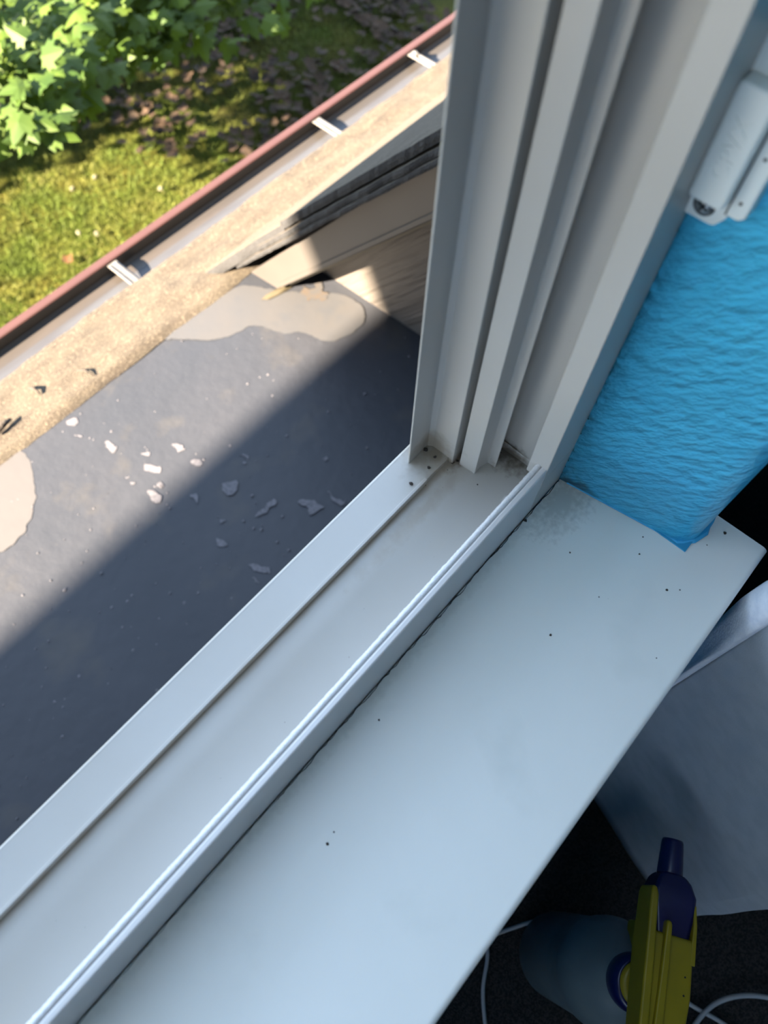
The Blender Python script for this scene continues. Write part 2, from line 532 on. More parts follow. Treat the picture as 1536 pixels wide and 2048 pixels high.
def crack(name, pts, w, nrm, parent, jag=0.0005):
    """thin jagged dark crack ribbon along pts"""
    bm = bmesh.new()
    prev = None
    L = [Vector(q) for q in pts]
    nrm = Vector(nrm)
    for a, b in zip(L, L[1:]):
        n_ = max(2, int((b - a).length / 0.0022))
        s = (b - a).normalized().cross(nrm)
        for k in range(n_ + 1):
            q = a.lerp(b, k / n_)
            q = q + s * (jag * 2.4 * noise.noise(q * 160) + jag * 1.5 * noise.noise(q * 520))
            ww = w * (0.55 + 0.9 * abs(noise.noise(q * 240 + Vector((3, 1, 7)))))
            ring = (bm.verts.new(q - s * ww), bm.verts.new(q + s * ww))
            if prev:
                bm.faces.new((prev[0], ring[0], ring[1], prev[1]))
            prev = ring
    return link(name, bm, M_dark, parent)


crack('caulk_crack', [(-0.6, 0.0650, 0.0003), (0.02, 0.0650, 0.0003)], 0.00014, (0, 0, 1), stool, 0.0002)
crack('caulk_crack', [(0.0, 0.0650, 0.0003), (0.2735, 0.0650, 0.0003)], 0.00030, (0, 0, 1), stool, 0.00045)

# --- window wall (the side we are in) with its rounded drywall return
wall = empty('wall_window', (0.32, 0, 0))
tag(wall, 'bright blue textured drywall beside the window with a rounded corner', 'wall', kind='structure')
cx, cy, cr = 0.3030, -0.0120, 0.0165
p_ret = [(0.2745, 0.0668)]
for k in range(1, 5):
    t = k / 5
    p_ret.append((0.2745 + (cx - cr - 0.2745) * t, 0.0668 + (cy - 0.0668) * t))
for k in range(0, 13):
    a = math.pi + (math.pi / 2) * k / 12
    p_ret.append((cx + cr * math.cos(a), cy + cr * math.sin(a)))
wall_prof = p_ret + [(0.45, cy - cr), (2.6, cy - cr), (2.6, 0.12), (0.2760, 0.12), (0.2760, 0.0668)]
link('return_wall', ext_z(wall_prof, 0.0002, 1.95), M_blue, wall, smooth=False, bevel=0)
for q in bpy.data.objects['return_wall'].data.polygons:
    q.use_smooth = abs(q.normal.z) < 0.5 and q.area < 0.06
# part of the wall below the stool, beside it and above the opening
link('lower_wall', box(XW0 - 1.4, 2.6, cy - cr, 0.12, -0.60, -T - 0.0005), M_wallin, wall)
link('side_wall', box(XW0 - 1.4, XW0, cy - cr, 0.12, -T, 1.95), M_wallin, wall)
link('upper_wall', box(XW0, 0.276, cy - cr, 0.12, TOP, 1.95), M_wallin, wall)
link('wall_beside_horn', box(0.285, 2.6, cy - cr + 0.0005, 0.119, -T - .001, 0.001), M_wallin, wall)
# paint foot where the wall meets the stool
foot = [(0.2748, 0.0600), (0.2755, 0.0560), (0.2812, 0.0180), (0.2858, -0.0120), (0.2856, -0.0215), (0.2885, -0.0247), (0.2925, -0.0275), (0.2952, -0.0298), (0.3000, -0.0312), (0.3060, -0.0330), (0.3120, -0.0315),
        (0.3170, -0.0312), (0.3230, -0.0300), (0.3230, -0.0200), (0.3000, 0.0), (0.2870, 0.0600)]
bm = bmesh.new()
lo = [bm.verts.new((x, y, 0.0004)) for x, y in foot]
hi = [bm.verts.new((x + 0.0016, y + 0.0016 * (1 if y < -0.02 else 0), 0.0016)) for x, y in foot]
for i in range(len(foot)):
    j = (i + 1) % len(foot)
    bm.faces.new((lo[i], lo[j], hi[j], hi[i]))
bm.faces.new(hi)
link('paint_foot', bm, M_bluefoot, wall)
crack('corner_crack', [(0.2738, 0.0655, 0.0003), (0.2745, 0.0656, 0.30), (0.2745, 0.0656, 0.62)], 0.00045, (0, -1, 0), wall, 0.0012)

# --- floor, far walls, ceiling
o = link('floor', box(-2.4, 2.6, -3.2, 0.12, -0.60, -0.57), M_carpet)
tag(o, 'dark speckled carpet below the window', 'floor', kind='structure')
for nm, b_ in (('wall_back', (-2.4, 2.6, -3.3, -3.2, -0.60, 1.95)), ('wall_right', (2.6, 2.7, -3.2, 0.12, -0.60, 1.95))):
    o = link(nm, box(*b_), M_wallin)
    tag(o, {'wall_back': 'dark wall at the far side of the room', 'wall_right': 'dark wall at the right of the room'}[nm], 'wall', kind='structure')
bm = bmesh.new()       # left wall; its open window is added to brighten the room
for b_ in ((-3.2, -1.9, -0.60, 1.95), (-1.9, -0.15, -0.60, 0.60), (-1.9, -0.15, 1.80, 1.95), (-0.15, 0.12, -0.60, 1.95)):
    box(-2.5, -2.4, *b_, bm=bm)
o = link('wall_left', bm, M_wallin)
tag(o, 'wall at the left of the room with an added opening for light', 'wall', kind='structure')
bm = bmesh.new()
for b_ in ((-1.9, -1.86, 0.60, 1.80), (-0.19, -0.15, 0.60, 1.80), (-1.9, -0.15, 0.60, 0.64), (-1.9, -0.15, 1.76, 1.80), (-1.04, -1.01, 0.64, 1.76)):
    box(-2.49, -2.41, *b_, bm=bm)
o = link('added_window', bm, M_bead)
tag(o, 'white frame of the unseen window added at the left to light the room', 'window', kind='structure')
o = link('ceiling', box(-2.5, 2.7, -3.3, 0.12, 1.95, 2.0), M_ceil)
tag(o, 'plain ceiling of the room', 'ceiling', kind='structure')

# ================================================================== DOOR / WINDOW SENSOR
sens = empty('window_sensor', (0.276, 0.055, 0.236))
tag(sens, 'white plastic window contact sensor on the blue wall with an exposed screw', 'sensor')


def slab_x(pts, x0, x1):
    """polygon in (y, z) given thickness along x"""
    bm = bmesh.new()
    prism(bm, [(x0, y, z) for y, z in pts], [(x1, y, z) for y, z in pts])
    return bm


def rrect(y0, y1, z0, z1, rad, seg=5):
    pts = []
    for (cy_, cz_, a0) in ((y1 - rad, z1 - rad, 0), (y0 + rad, z1 - rad, 90), (y0 + rad, z0 + rad, 180), (y1 - rad, z0 + rad, 270)):
        for k in range(seg + 1):
            a = math.radians(a0 + 90 * k / seg)
            pts.append((cy_ + rad * math.cos(a), cz_ + rad * math.sin(a)))
    return pts


link('base_plate', slab_x([(0.0685, 0.2330), (0.0672, 0.2315), (0.0550, 0.2318), (0.0530, 0.2325), (0.0500, 0.2375), (0.0500, 0.306), (0.0685, 0.306)], 0.2705, 0.2850), M_sensor, sens, bevel=0.0006)
link('side_strip', slab_x([(0.0518, 0.2395), (0.0455, 0.2395), (0.0432, 0.2415), (0.0432, 0.300), (0.0518, 0.300)], 0.2700, 0.2850), M_sensor, sens, bevel=0.0008)
cov = link('cover', slab_x(rrect(0.0512, 0.0664, 0.2452, 0.2925, 0.0022), 0.2620, 0.2700), M_sensor, sens, bevel=0.0016, seg=4)
link('seam_line', slab_x([(0.0506, 0.240), (0.0513, 0.240), (0.0513, 0.30), (0.0506, 0.30)], 0.2697, 0.2702), M_gutback, sens)
scr = link('screw', lathe([(0, 0.0012), (0.0018, 0.0012), (0.0034, 0.0006), (0.0038, 0), (0.0038, -0.002)], (0.2704, 0.0600, 0.2388), seg=24, axis=(-1, 0, 0)), M_metal, sens, smooth=True)
link('screw_recess', lathe([(0, 0.0002), (0.0048, 0.0002), (0.0048, -0.001)], (0.2706, 0.0600, 0.2388), seg=24, axis=(-1, 0, 0)), M_gutback, sens)
for a in (0.4, 0.4 + math.pi / 2):
    bm = bmesh.new()
    u = Vector((0, math.cos(a), math.sin(a)))
    v = Vector((0, -math.sin(a), math.cos(a)))
    c = Vector((0.2690, 0.0600, 0.2388))
    prism(bm, [c + u * .0026 + v * .0005, c - u * .0026 + v * .0005, c - u * .0026 - v * .0005, c + u * .0026 - v * .0005],
          [c + u * .0026 + v * .0005 + Vector((.001, 0, 0)), c - u * .0026 + v * .0005 + Vector((.001, 0, 0)), c - u * .0026 - v * .0005 + Vector((.001, 0, 0)), c + u * .0026 - v * .0005 + Vector((.001, 0, 0))])
    link('screw_slot', bm, M_hole, scr)
for (y, z) in ((0.0475, 0.2471), (0.0474, 0.2667), (0.0474, 0.2862)):
    link('pin_hole', lathe([(0, 0.0002), (0.0007, 0.0002), (0.0007, -0.0008)], (0.2699, y, z), seg=16, axis=(-1, 0, 0)), M_hole, sens)
# raised lettering along the cover
cu = bpy.data.curves.new('lettering', 'FONT')
cu.body = 'CPVX'
cu.size = 0.0098
cu.extrude = 0.00035
cu.align_x = 'CENTER'
cu.align_y = 'CENTER'
to = bpy.data.objects.new('lettering', cu)
COL.objects.link(to)
bpy.context.view_layer.update()
me = bpy.data.meshes.new_from_object(to)
bpy.data.objects.remove(to)
lo_ = bpy.data.objects.new('raised_lettering', me)
COL.objects.link(lo_)
me.materials.clear()
me.materials.append(M_sensor)
# letters face -X, reading downward
lo_.matrix_world = Matrix.Translation((0.26195, 0.0585, 0.2690)) @ Matrix(((0, 0, -1), (0, 1, 0), (1, 0, 0))).to_4x4()
lo_.parent = sens
lo_.matrix_parent_inverse = sens.matrix_world.inverted()

# ================================================================== LOOSE SPECKS ON THE FRAME AND STOOL
specks = [  # photo pixel, plane height, radius
    ((858, 935), ZL, .0011), ((822, 967), ZL, .0013), ((851, 899), ZL, .0014), ((870, 914), ZL, .0010), ((850, 970), ZF, .0006),
    ((955, 969), ZF, .0005), ((895, 940), ZF, .0004), ((905, 925), ZF, .0012), ((911, 916), ZF, .0010), ((915, 922), ZF, .0009),
    ((1006, 893), ZF, .0010), ((1012, 897), ZF, .0012), ((1018, 901), ZF, .0011), ((1000, 897), ZF, .0009), ((1026, 908), ZF, .0007), ((1001, 905), ZF, .0006),
    ((1015, 877), ZF, .0007)]
for i, (q, z, rr) in enumerate(specks):
    c = at(q[0], q[1], z + rr * .4)
    o = link('dirt_speck', blob((0, 0, 0), rr, i, .6), M_debris)
    o.location = c
    tag(o, 'tiny dark dirt speck lying in the corner of the white window track', 'dirt', 'dirt specks in the window track')
for i, (q, rr) in enumerate([((1051, 1041), .0011), ((1450, 1066), .0010), ((1334, 1180), .0008), ((1101, 1270), .0008), ((1140, 1105), .0006), ((1279, 1108), .0006), ((1360, 1180), .0005), ((1198, 1194), .0004),
                             ((655, 1688), .0008), ((668, 1664), .0005), ((758, 1440), .0006), ((1313, 1316), .0004), ((848, 1240), .0005), ((1414, 1090), .0004), ((1286, 1074), .0005)]):
    o = link('paint_speck', blob((0, 0, 0), rr, i + 40, .5), M_debris)
    o.location = at(q[0], q[1], rr * .3)
    tag(o, 'tiny dark speck lying on the white painted window stool', 'dirt', 'dirt specks on the window stool')

# ================================================================== THINGS BELOW THE STOOL
ZB = -0.569
# --- soft white hamper
ham = empty('fabric_hamper', (0.30, -0.25, ZB))
tag(ham, 'soft white fabric hamper standing on the carpet beside the spray bottle', 'hamper')
base = [(0.3100, -0.0940), (0.2960, -0.0925), (0.2880, -0.1000), (0.2676, -0.1560), (0.2200, -0.2880), (0.2190, -0.3040), (0.2300, -0.3140), (0.48, -0.53), (0.74, -0.53), (0.74, -0.24), (0.50, -0.160)]
topp = [(0.3080, -0.0920), (0.2900, -0.0890), (0.2800, -0.0960), (0.2620, -0.1400), (0.2110, -0.2180), (0.2080, -0.2330), (0.2200, -0.2440), (0.48, -0.50), (0.76, -0.50), (0.76, -0.24), (0.50, -0.155)]


def loft(bots, tops, z0, z1, nz, amp, seed):
    bm = bmesh.new()
    sub = 8
    N = len(bots)
    def samp(L):
        res = []
        for i in range(N):
            a, b = Vector(L[i]), Vector(L[(i + 1) % N])
            for k in range(sub):
                res.append(a.lerp(b, k / sub))
        return res
    A, B = samp(bots), samp(tops)
    rows = []
    for j in range(nz + 1):
        t = j / nz
        row = []
        for a, b in zip(A, B):
            q = a.lerp(b, t)
            z = z0 + (z1 - z0) * t
            w = amp * noise.noise(Vector((q.x * 22 + seed, q.y * 22, z * 9)))
            row.append(bm.verts.new((q.x + w, q.y + w * 0.6, z)))
        rows.append(row)
    for R0, R1 in zip(rows, rows[1:]):
        for k in range(len(R0)):
            k2 = (k + 1) % len(R0)
            bm.faces.new((R0[k], R0[k2], R1[k2], R1[k]))
    bm.faces.new(rows[0])
    return bm


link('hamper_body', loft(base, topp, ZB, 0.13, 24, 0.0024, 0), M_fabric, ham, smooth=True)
# hem that stands out along the corner near the stool and catches the window light
bm = bmesh.new()
prevr = None
for k in range(60):
    t = k / 59
    z = -0.24 + 0.42 * t
    wv = 0.0020 * math.sin(t * 15) + 0.0016 * noise.noise(Vector((t * 12, 2, 2)))
    w2 = 0.0022 * math.sin(t * 11 + 1)
    ring = [bm.verts.new((x_, y_, z)) for x_, y_ in ((0.345, -0.0990), (0.305, -0.0810 + wv), (0.292, -0.0772 + wv), (0.2850, -0.0800 + wv * .6),
                                                     (0.2780, -0.0862 + w2 * .5), (0.2735 + w2, -0.0900 - w2), (0.2830, -0.0960))]
    if prevr:
        for a in range(6):
            bm.faces.new((prevr[a], ring[a], ring[a + 1], prevr[a + 1]))
    prevr = ring
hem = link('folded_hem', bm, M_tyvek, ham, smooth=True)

# --- spray bottle
sb = empty('spray_bottle', (0.0948, -0.2208, ZB))
tag(sb, 'cleaning spray bottle with yellow and dark blue trigger head on the carpet', 'bottle')
KS = 1.2              # size of the bottle
BC = Vector((0.0948, -0.2208, 0))
AX = Vector((0.075, 0.036, 0)).normalized()          # nozzle direction
SD = Vector((-AX.y, AX.x, 0))
link('bottle_body', lathe([(q_ * KS, h_ * KS) for q_, h_ in [(0, 0.0), (0.035, 0.0), (0.038, 0.004), (0.038, 0.13), (0.0372, 0.150), (0.0400, 0.166), (0.0405, 0.180), (0.0380, 0.196), (0.0310, 0.212), (0.0200, 0.226), (0.0140, 0.232), (0.0135, 0.243), (0, 0.243)]],
                         (BC.x, BC.y, ZB), seg=56), M_bottle, sb, smooth=True)
link('cap_ring', lathe([(q_ * KS, h_ * KS) for q_, h_ in [(0.0135, 0.229), (0.0185, 0.229), (0.0190, 0.232), (0.0190, 0.246), (0.0165, 0.250), (0.0135, 0.250), (0.0135, 0.229)]], (BC.x, BC.y, ZB), seg=40), M_bluepl, sb, smooth=True)
link('yellow_collar', lathe([(q_ * KS, h_ * KS) for q_, h_ in [(0.0, 0.252), (0.0110, 0.253), (0.0145, 0.2525), (0.0152, 0.249), (0.0152, 0.245), (0, 0.245)]], (BC.x, BC.y, ZB), seg=40), M_yellow, sb, smooth=True)
HZ = ZB + 0.256 * KS        # underside of the head


def hp_(a, s, z):     # head-local point: along nozzle, sideways, height
    return BC + (AX * a + SD * s) * KS + Vector((0, 0, HZ + z * KS))


def head_box(stations, name, m, parent, bevel=0.0012):
    """stations: (a, s0, s1, z0, z1)"""
    bm = bmesh.new()
    prev = None
    first = None
    for (a, s0, s1, z0, z1) in stations:
        ring = [bm.verts.new(hp_(a, s0, z0)), bm.verts.new(hp_(a, s1, z0)), bm.verts.new(hp_(a, s1, z1)), bm.verts.new(hp_(a, s0, z1))]
        if prev:
            for k in range(4):
                bm.faces.new((prev[k], ring[k], ring[(k + 1) % 4], prev[(k + 1) % 4]))
        else:
            bm.faces.new(ring)
        prev = ring
    bm.faces.new(list(reversed(prev)))
    return link(name, bm, m, parent, bevel=bevel)


HS = -0.004
head_box([(-0.060, HS - .010, HS + .006, 0.004, 0.020), (-0.030, HS - .014, HS + .010, 0.0, 0.026), (0.000, HS - .0155, HS + .0125, 0.0, 0.030), (0.030, HS - .0150, HS + .0135, 0.0, 0.0300), (0.0345, HS - .0150, HS + .0135, 0.0, 0.0290)],
         'head_shell', M_yellow, sb, 0.0022)
# raised ribs, left arm with round tip, small right arm
head_box([(-0.045, HS + .0085, HS + .0150, 0.004, 0.0300), (0.020, HS + .0110, HS + .0172, 0.004, 0.0350), (0.0560, HS + .0120, HS + .0172, 0.006, 0.0340), (0.0610, HS + .0130, HS + .0165, 0.008, 0.0320)], 'left_arm', M_yellow, sb, 0.0022)
head_box([(-0.030, HS + .000, HS + .0065, 0.010, 0.0300), (0.010, HS + .001, HS + .0062, 0.010, 0.0340), (0.0400, HS + .0015, HS + .0055, 0.010, 0.0345), (0.0425, HS + .002, HS + .005, 0.012, 0.0330)], 'centre_rib', M_yellow, sb, 0.0018)
head_box([(0.020, HS - .0165, HS - .0130, 0.004, 0.0300), (0.0430, HS - .0160, HS - .0135, 0.006, 0.0300), (0.0560, HS - .0155, HS - .0138, 0.008, 0.0270)], 'right_arm', M_yellow, sb, 0.0008)
head_box([(-0.010, HS - .0120, HS + .0100, -0.004, 0.0240), (0.034, HS - .0130, HS + .0100, -0.004, 0.0275), (0.050, HS - .0155, HS + .0125, -0.003, 0.0285), (0.060, HS - .0160, HS + .0130, -0.002, 0.0275), (0.068, HS - .0130, HS + .0100, -0.001, 0.0250), (0.073, HS - .0085, HS + .0060, 0.000, 0.0225)], 'pump_body', M_bluepl, sb, 0.0040)
noz = link('nozzle', lathe([(q_ * KS, h_ * KS) for q_, h_ in [(0, 0.0), (0.0086, 0.0), (0.0086, 0.002), (0.0074, 0.022), (0.0068, 0.0238), (0, 0.0238)]], hp_(0.0715, HS - .0008, 0.0125), seg=28, axis=AX), M_bluepl, sb, smooth=True)
head_box([(0.012, HS - .006, HS + .005, -0.045, -0.002), (0.036, HS - .006, HS + .005, -0.050, -0.002), (0.040, HS - .005, HS + .004, -0.052, -0.020)], 'trigger', M_yellow, sb, 0.0020)
for (a, s) in ((0.0020, -0.0125), (0.0125, -0.0125)):
    o = link('black_mark', blob((0, 0, 0), 0.0007, a * 900, .5), M_hole, sb)
    o.location = hp_(a, HS + s + .002, 0.0302)
    o.parent = None
    o.parent = sb
    o.matrix_parent_inverse = sb.matrix_world.inverted()


# --- cables on the carpet
def cable(name, pts, rad, label):
    pts = [Vector(q) for q in pts]
    res = []
    for i in range(len(pts) - 1):
        p0, p1, p2, p3 = pts[max(i - 1, 0)], pts[i], pts[i + 1], pts[min(i + 2, len(pts) - 1)]
        for k in range(10):
            t = k / 10
            res.append(0.5 * ((2 * p1) + (-p0 + p2) * t + (2 * p0 - 5 * p1 + 4 * p2 - p3) * t * t + (-p0 + 3 * p1 - 3 * p2 + p3) * t ** 3))
    res.append(pts[-1])
    o = link(name, tube(res, rad, seg=10), M_cable, smooth=True)
    return tag(o, label, 'cable')


zc = ZB + 0.0035
cable('charging_cable', [at(u, v, zc) for u, v in ((985, 1775), (968, 1850), (975, 1910), (966, 1980), (972, 2060), (990, 2160))], 0.0022, 'thin white cable running straight below the nose of the stool')
cable('charging_cable', [at(u, v, zc + .002) for u, v in ((960, 1880), (1020, 1858), (1080, 1840), (1140, 1836), (1190, 1850), (1235, 1885), (1260, 1940))], 0.0022, 'thin white cable curving behind the spray bottle')
cable('charging_cable', [at(u, v, zc + .005) for u, v in ((1370, 2090), (1393, 2045), (1430, 2008), (1480, 1992), (1540, 1996), (1620, 2020))], 0.0026, 'white cable arching on the carpet to the right of the spray bottle')
cable('charging_cable', [at(u, v, zc) for u, v in ((1300, 1960), (1345, 1985), (1390, 2015), (1440, 2043), (1500, 2085))], 0.0024, 'short white cable crossing under the arched one beside the spray bottle')

# ================================================================== OUTSIDE: ROOFS
def zm(y):       # surface of the low roof
    return -0.785 - 0.056 * (y - 0.6)


XC = 0.84        # siding wall plane
roof = empty('flat_roof', (0, 0.6, zm(.6)))
tag(roof, 'low grey membrane roof with white spatter marks, half in shadow', 'roof', kind='structure')
bm = bmesh.new()
nx, ny = 120, 60
grid = []
for j in range(ny + 1):
    y = 0.20 + (1.015 - 0.20) * j / ny
    row = []
    for i in range(nx + 1):
        x = -3.2 + (XC + 0.02 + 3.2) * i / nx
        row.append(bm.verts.new((x, y, zm(y) + 0.0025 * noise.noise(Vector((x * 3, y * 3, 0))) + 0.0008 * noise.noise(Vector((x * 14, y * 14, 4))))))
    grid.append(row)
for j in range(ny):
    for i in range(nx):
        bm.faces.new((grid[j][i], grid[j][i + 1], grid[j + 1][i + 1], grid[j + 1][i]))
memb = link('membrane', bm, M_memb, roof, smooth=True)


def patch(name, px, m, parent, lift, jag=0.004, zfun=zm, thick=0.0):
    """irregular flat deposit whose outline follows the given photo points, laid on the roof"""
    pts = []
    for (u, v) in px:
        z = -0.79
        for _ in range(6):
            q = at(u, v, z)
            z = zfun(q.y)
        pts.append(q)
    for _ in range(2):       # round the outline
        pts = [q for a, b in zip(pts, pts[1:] + pts[:1]) for q in (a.lerp(b, .25), a.lerp(b, .75))]
    bm = bmesh.new()
    vs = []
    for a, b in zip(pts, pts[1:] + pts[:1]):
        n_ = max(1, int((b - a).length / 0.003))
        for k in range(n_):
            q = a.lerp(b, k / n_)
            q = q + Vector((noise.noise(q * 70), noise.noise(q * 70 + Vector((9, 9, 9))), 0)) * jag
            q = q + Vector((noise.noise(q * 260), noise.noise(q * 260 + Vector((9, 9, 9))), 0)) * jag * .35
            vs.append(bm.verts.new((q.x, q.y, zfun(q.y) + lift)))
    fc = bm.faces.new(vs)
    bmesh.ops.triangulate(bm, faces=[fc])
    return link(name, bm, m, parent)


K_OUT = 0.5
M_silt = mat('dried_silt', (0.058, 0.060, 0.067), 0.75, (0.064, 0.063, 0.066), 14, bump=0.25, bscale=60, bdist=0.001,
             extra=[((0.052, 0.056, 0.066), 22, 0.58, 0.74, (1, 1, 1))])
M_silt2 = mat('dried_silt_light', (0.070, 0.067, 0.070), 0.75, (0.076, 0.071, 0.073), 18, bump=0.25, bscale=60, bdist=0.001)
M_rust = mat('rust_stain', (0.078, 0.058, 0.042), 0.8, (0.060, 0.058, 0.060), 55, lo=0.35, hi=0.6)
K_OUT = 1.0
patch('silt_patch', [(-60, 870), (0, 895), (35, 890), (60, 920), (72, 975), (68, 1030), (40, 1080), (0, 1110), (-60, 1120)], M_silt2, memb, 0.0012)
patch('silt_patch', [(300, 680), (350, 655), (420, 610), (480, 565), (560, 585), (690, 585), (735, 622), (722, 655), (690, 676), (655, 688), (600, 660), (570, 672), (530, 655), (505, 650), (470, 668), (430, 682), (370, 678)], M_silt, memb, 0.0012)
patch('rust_stain', [(600, 580), (640, 568), (655, 580), (650, 600), (625, 605), (605, 595)], M_rust, memb, 0.0018, 0.022)
# paint spatter / droppings, each with its own outline
spl = [
    [(208, 885), (222, 882), (236, 896), (228, 907), (214, 898)], [(290, 930), (316, 932), (322, 943), (300, 953), (285, 915)], [(340, 884), (372, 892), (374, 900), (352, 906)],
    [(294, 980), (310, 986), (330, 1003), (312, 1005), (297, 993)], [(282, 905), (298, 903), (300, 912), (288, 914)], [(386, 922), (404, 918), (407, 930), (392, 934)],
    [(134, 842), (150, 838), (158, 850), (144, 856)], [(150, 868), (166, 874), (160, 878)], [(440, 968), (468, 962), (475, 958), (474, 985), (458, 992), (448, 984)],
    [(385, 988), (402, 994), (400, 1005), (388, 1003), (372, 990)], [(512, 1034), (530, 1012), (548, 993), (554, 998), (544, 1016), (524, 1032)], [(592, 1002), (618, 998), (648, 1012), (634, 1028), (606, 1026), (616, 1014)],
    [(650, 984), (668, 990), (692, 1010), (684, 1014), (664, 1000)], [(498, 1126), (516, 1128), (546, 1144), (530, 1148), (508, 1142)], [(428, 1078), (446, 1080), (458, 1088), (446, 1096), (434, 1090)],
    [(470, 908), (494, 912), (500, 916), (482, 916)], [(436, 1038), (452, 1042), (444, 1048)], [(645, 914), (656, 912), (655, 922), (648, 922)], [(308, 968), (322, 964), (328, 976), (316, 978)],
    [(484, 918), (498, 924), (490, 928)], [(500, 1152), (514, 1158), (520, 1168), (508, 1162)], [(320, 970), (326, 974), (322, 978)], [(250, 950), (260, 952), (254, 957)], [(262, 962), (272, 964), (266, 969)]]
for s in spl:
    patch('white_spatter', s, M_splat, memb, 0.0016, 0.0070)
rng = random.Random(11)
seeds = bmesh.new()
for k in range(300):      # grit scattered over the membrane
    u, v = rng.uniform(0, 820), rng.uniform(650, 1650)
    z = -0.79
    q = at(u, v, z)
    q.z = zm(q.y)
    if q.y > 0.98 or q.y < 0.3 or q.x > XC - .01:
        continue
    rr = rng.choice((.0010, .0014, .0018, .0028))
    bb = bmesh.new()
    bmesh.ops.create_icosphere(bb, subdivisions=1, radius=rr)
    for v_ in bb.verts:
        v_.co = Vector((v_.co.x * rng.uniform(.7, 1.5), v_.co.y, v_.co.z * .5)) + Vector((q.x, q.y, q.z + .0008))
    me_ = bpy.data.meshes.new('t')
    bb.to_mesh(me_)
    bb.free()
    seeds.from_mesh(me_)
    bpy.data.meshes.remove(me_)
tag(link('grit', seeds, M_splat, memb), kind='stuff')

# low eave course of tan shingles along the gutter
ES0, ES1 = 0.992, 1.182
def ze(y):
    return zm(1.0) + 0.012 - 0.19 * (y - 1.0)
bm = bmesh.new()
nx, ny = 400, 12
grid = []
for j in range(ny + 1):
    row = []
    for i in range(nx + 1):
        x = -1.6 + (5.6) * i / nx
        y0_ = ES0 + 0.006 * noise.noise(Vector((x * 7, 0, 3))) + 0.003 * noise.noise(Vector((x * 40, 0, 5)))
        y1_ = ES1 + 0.002 * noise.noise(Vector((x * 20, 4, 3)))
        y = y0_ + (y1_ - y0_) * j / ny
        z = ze(y) + 0.006 * noise.noise(Vector((x * 8 + y * 9, y * 18, 2))) + 0.0025 * noise.noise(Vector((x * 30, y * 40, 6)))
        if j == 0:
            z = zm(y) + 0.001
        row.append(bm.verts.new((x, y, z)))
    grid.append(row)
row = [bm.verts.new((v.co.x, v.co.y - 0.002, v.co.z - 0.014)) for v in grid[-1]]
grid.append(row)
for j in range(len(grid) - 1):
    for i in range(nx):
        bm.faces.new((grid[j][i], grid[j][i + 1], grid[j + 1][i + 1], grid[j + 1][i]))
o = link('eave_shingles', bm, M_shing, None, smooth=True)
tag(o, 'strip of sunlit tan shingles along the eave above the gutter', 'roof', kind='structure')

# twigs lying on the shingles and on the membrane
for i, (a, b, rr) in enumerate([((55, 770), (78, 786), .0035), ((152, 738), (188, 752), .0022), ((-8, 870), (22, 838), .006)]):
    pa, pb = at(*a, -0.80), at(*b, -0.80)
    pa.z, pb.z = ze(pa.y) + rr * 1.2, ze(pb.y) + rr * 1.2
    mid = pa.lerp(pb, .5) + Vector((.003, .002, .003))
    o = link('twig', tube([pa, mid, pb], [rr * .8, rr, rr * .5], seg=7), M_bark, smooth=True)
    tag(o, ['short dark twig lying on the tan shingles near the left edge', 'slender twig lying on the shingles beside the membrane', 'dark twig stump at the left edge of the tan shingles'][i], 'twig')

# steep shingled roof rising beside the membrane
RS = 1.07            # rise over run
def zr(y):
    return -0.538 + RS * (0.823 - y)
steep = empty('steep_roof', (1.2, 1.0, -0.8))
tag(steep, 'steep shingled roof with layered black edges rising toward the house', 'roof', kind='structure')
YT = 0.135
def course(name, x0, ytop, ybot, lift, th, m, seed, jag=0.006):
    bm = bmesh.new()
    prev = None
    nn = 90
    for k in range(nn + 1):
        y = ybot + (ytop - ybot) * k / nn
        xx = x0 + jag * noise.noise(Vector((y * 26, seed, 1))) + jag * .5 * noise.noise(Vector((y * 90, seed, 4)))
        z = zr(y) + lift + 0.0020 * noise.noise(Vector((y * 40, seed, 8)))
        ring = (bm.verts.new((xx, y, z - th)), bm.verts.new((xx - .001, y, z - th * .5)), bm.verts.new((xx, y, z)), bm.verts.new((xx + 0.05, y, z + .001)), bm.verts.new((4.0, y, z)))
        if prev:
            for a in range(4):
                f_ = bm.faces.new((prev[a], ring[a], ring[a + 1], prev[a + 1]))
                f_.material_index = 1 if a < 2 else 0
        else:
            # butt end of the course
            e = bm.verts.new((4.0, y, z - th))
            f_ = bm.faces.new((ring[0], ring[1], ring[2], ring[3], ring[4], e))
            f_.material_index = 1
        prev = ring
    return link(name, bm, [m, M_shedge], steep)

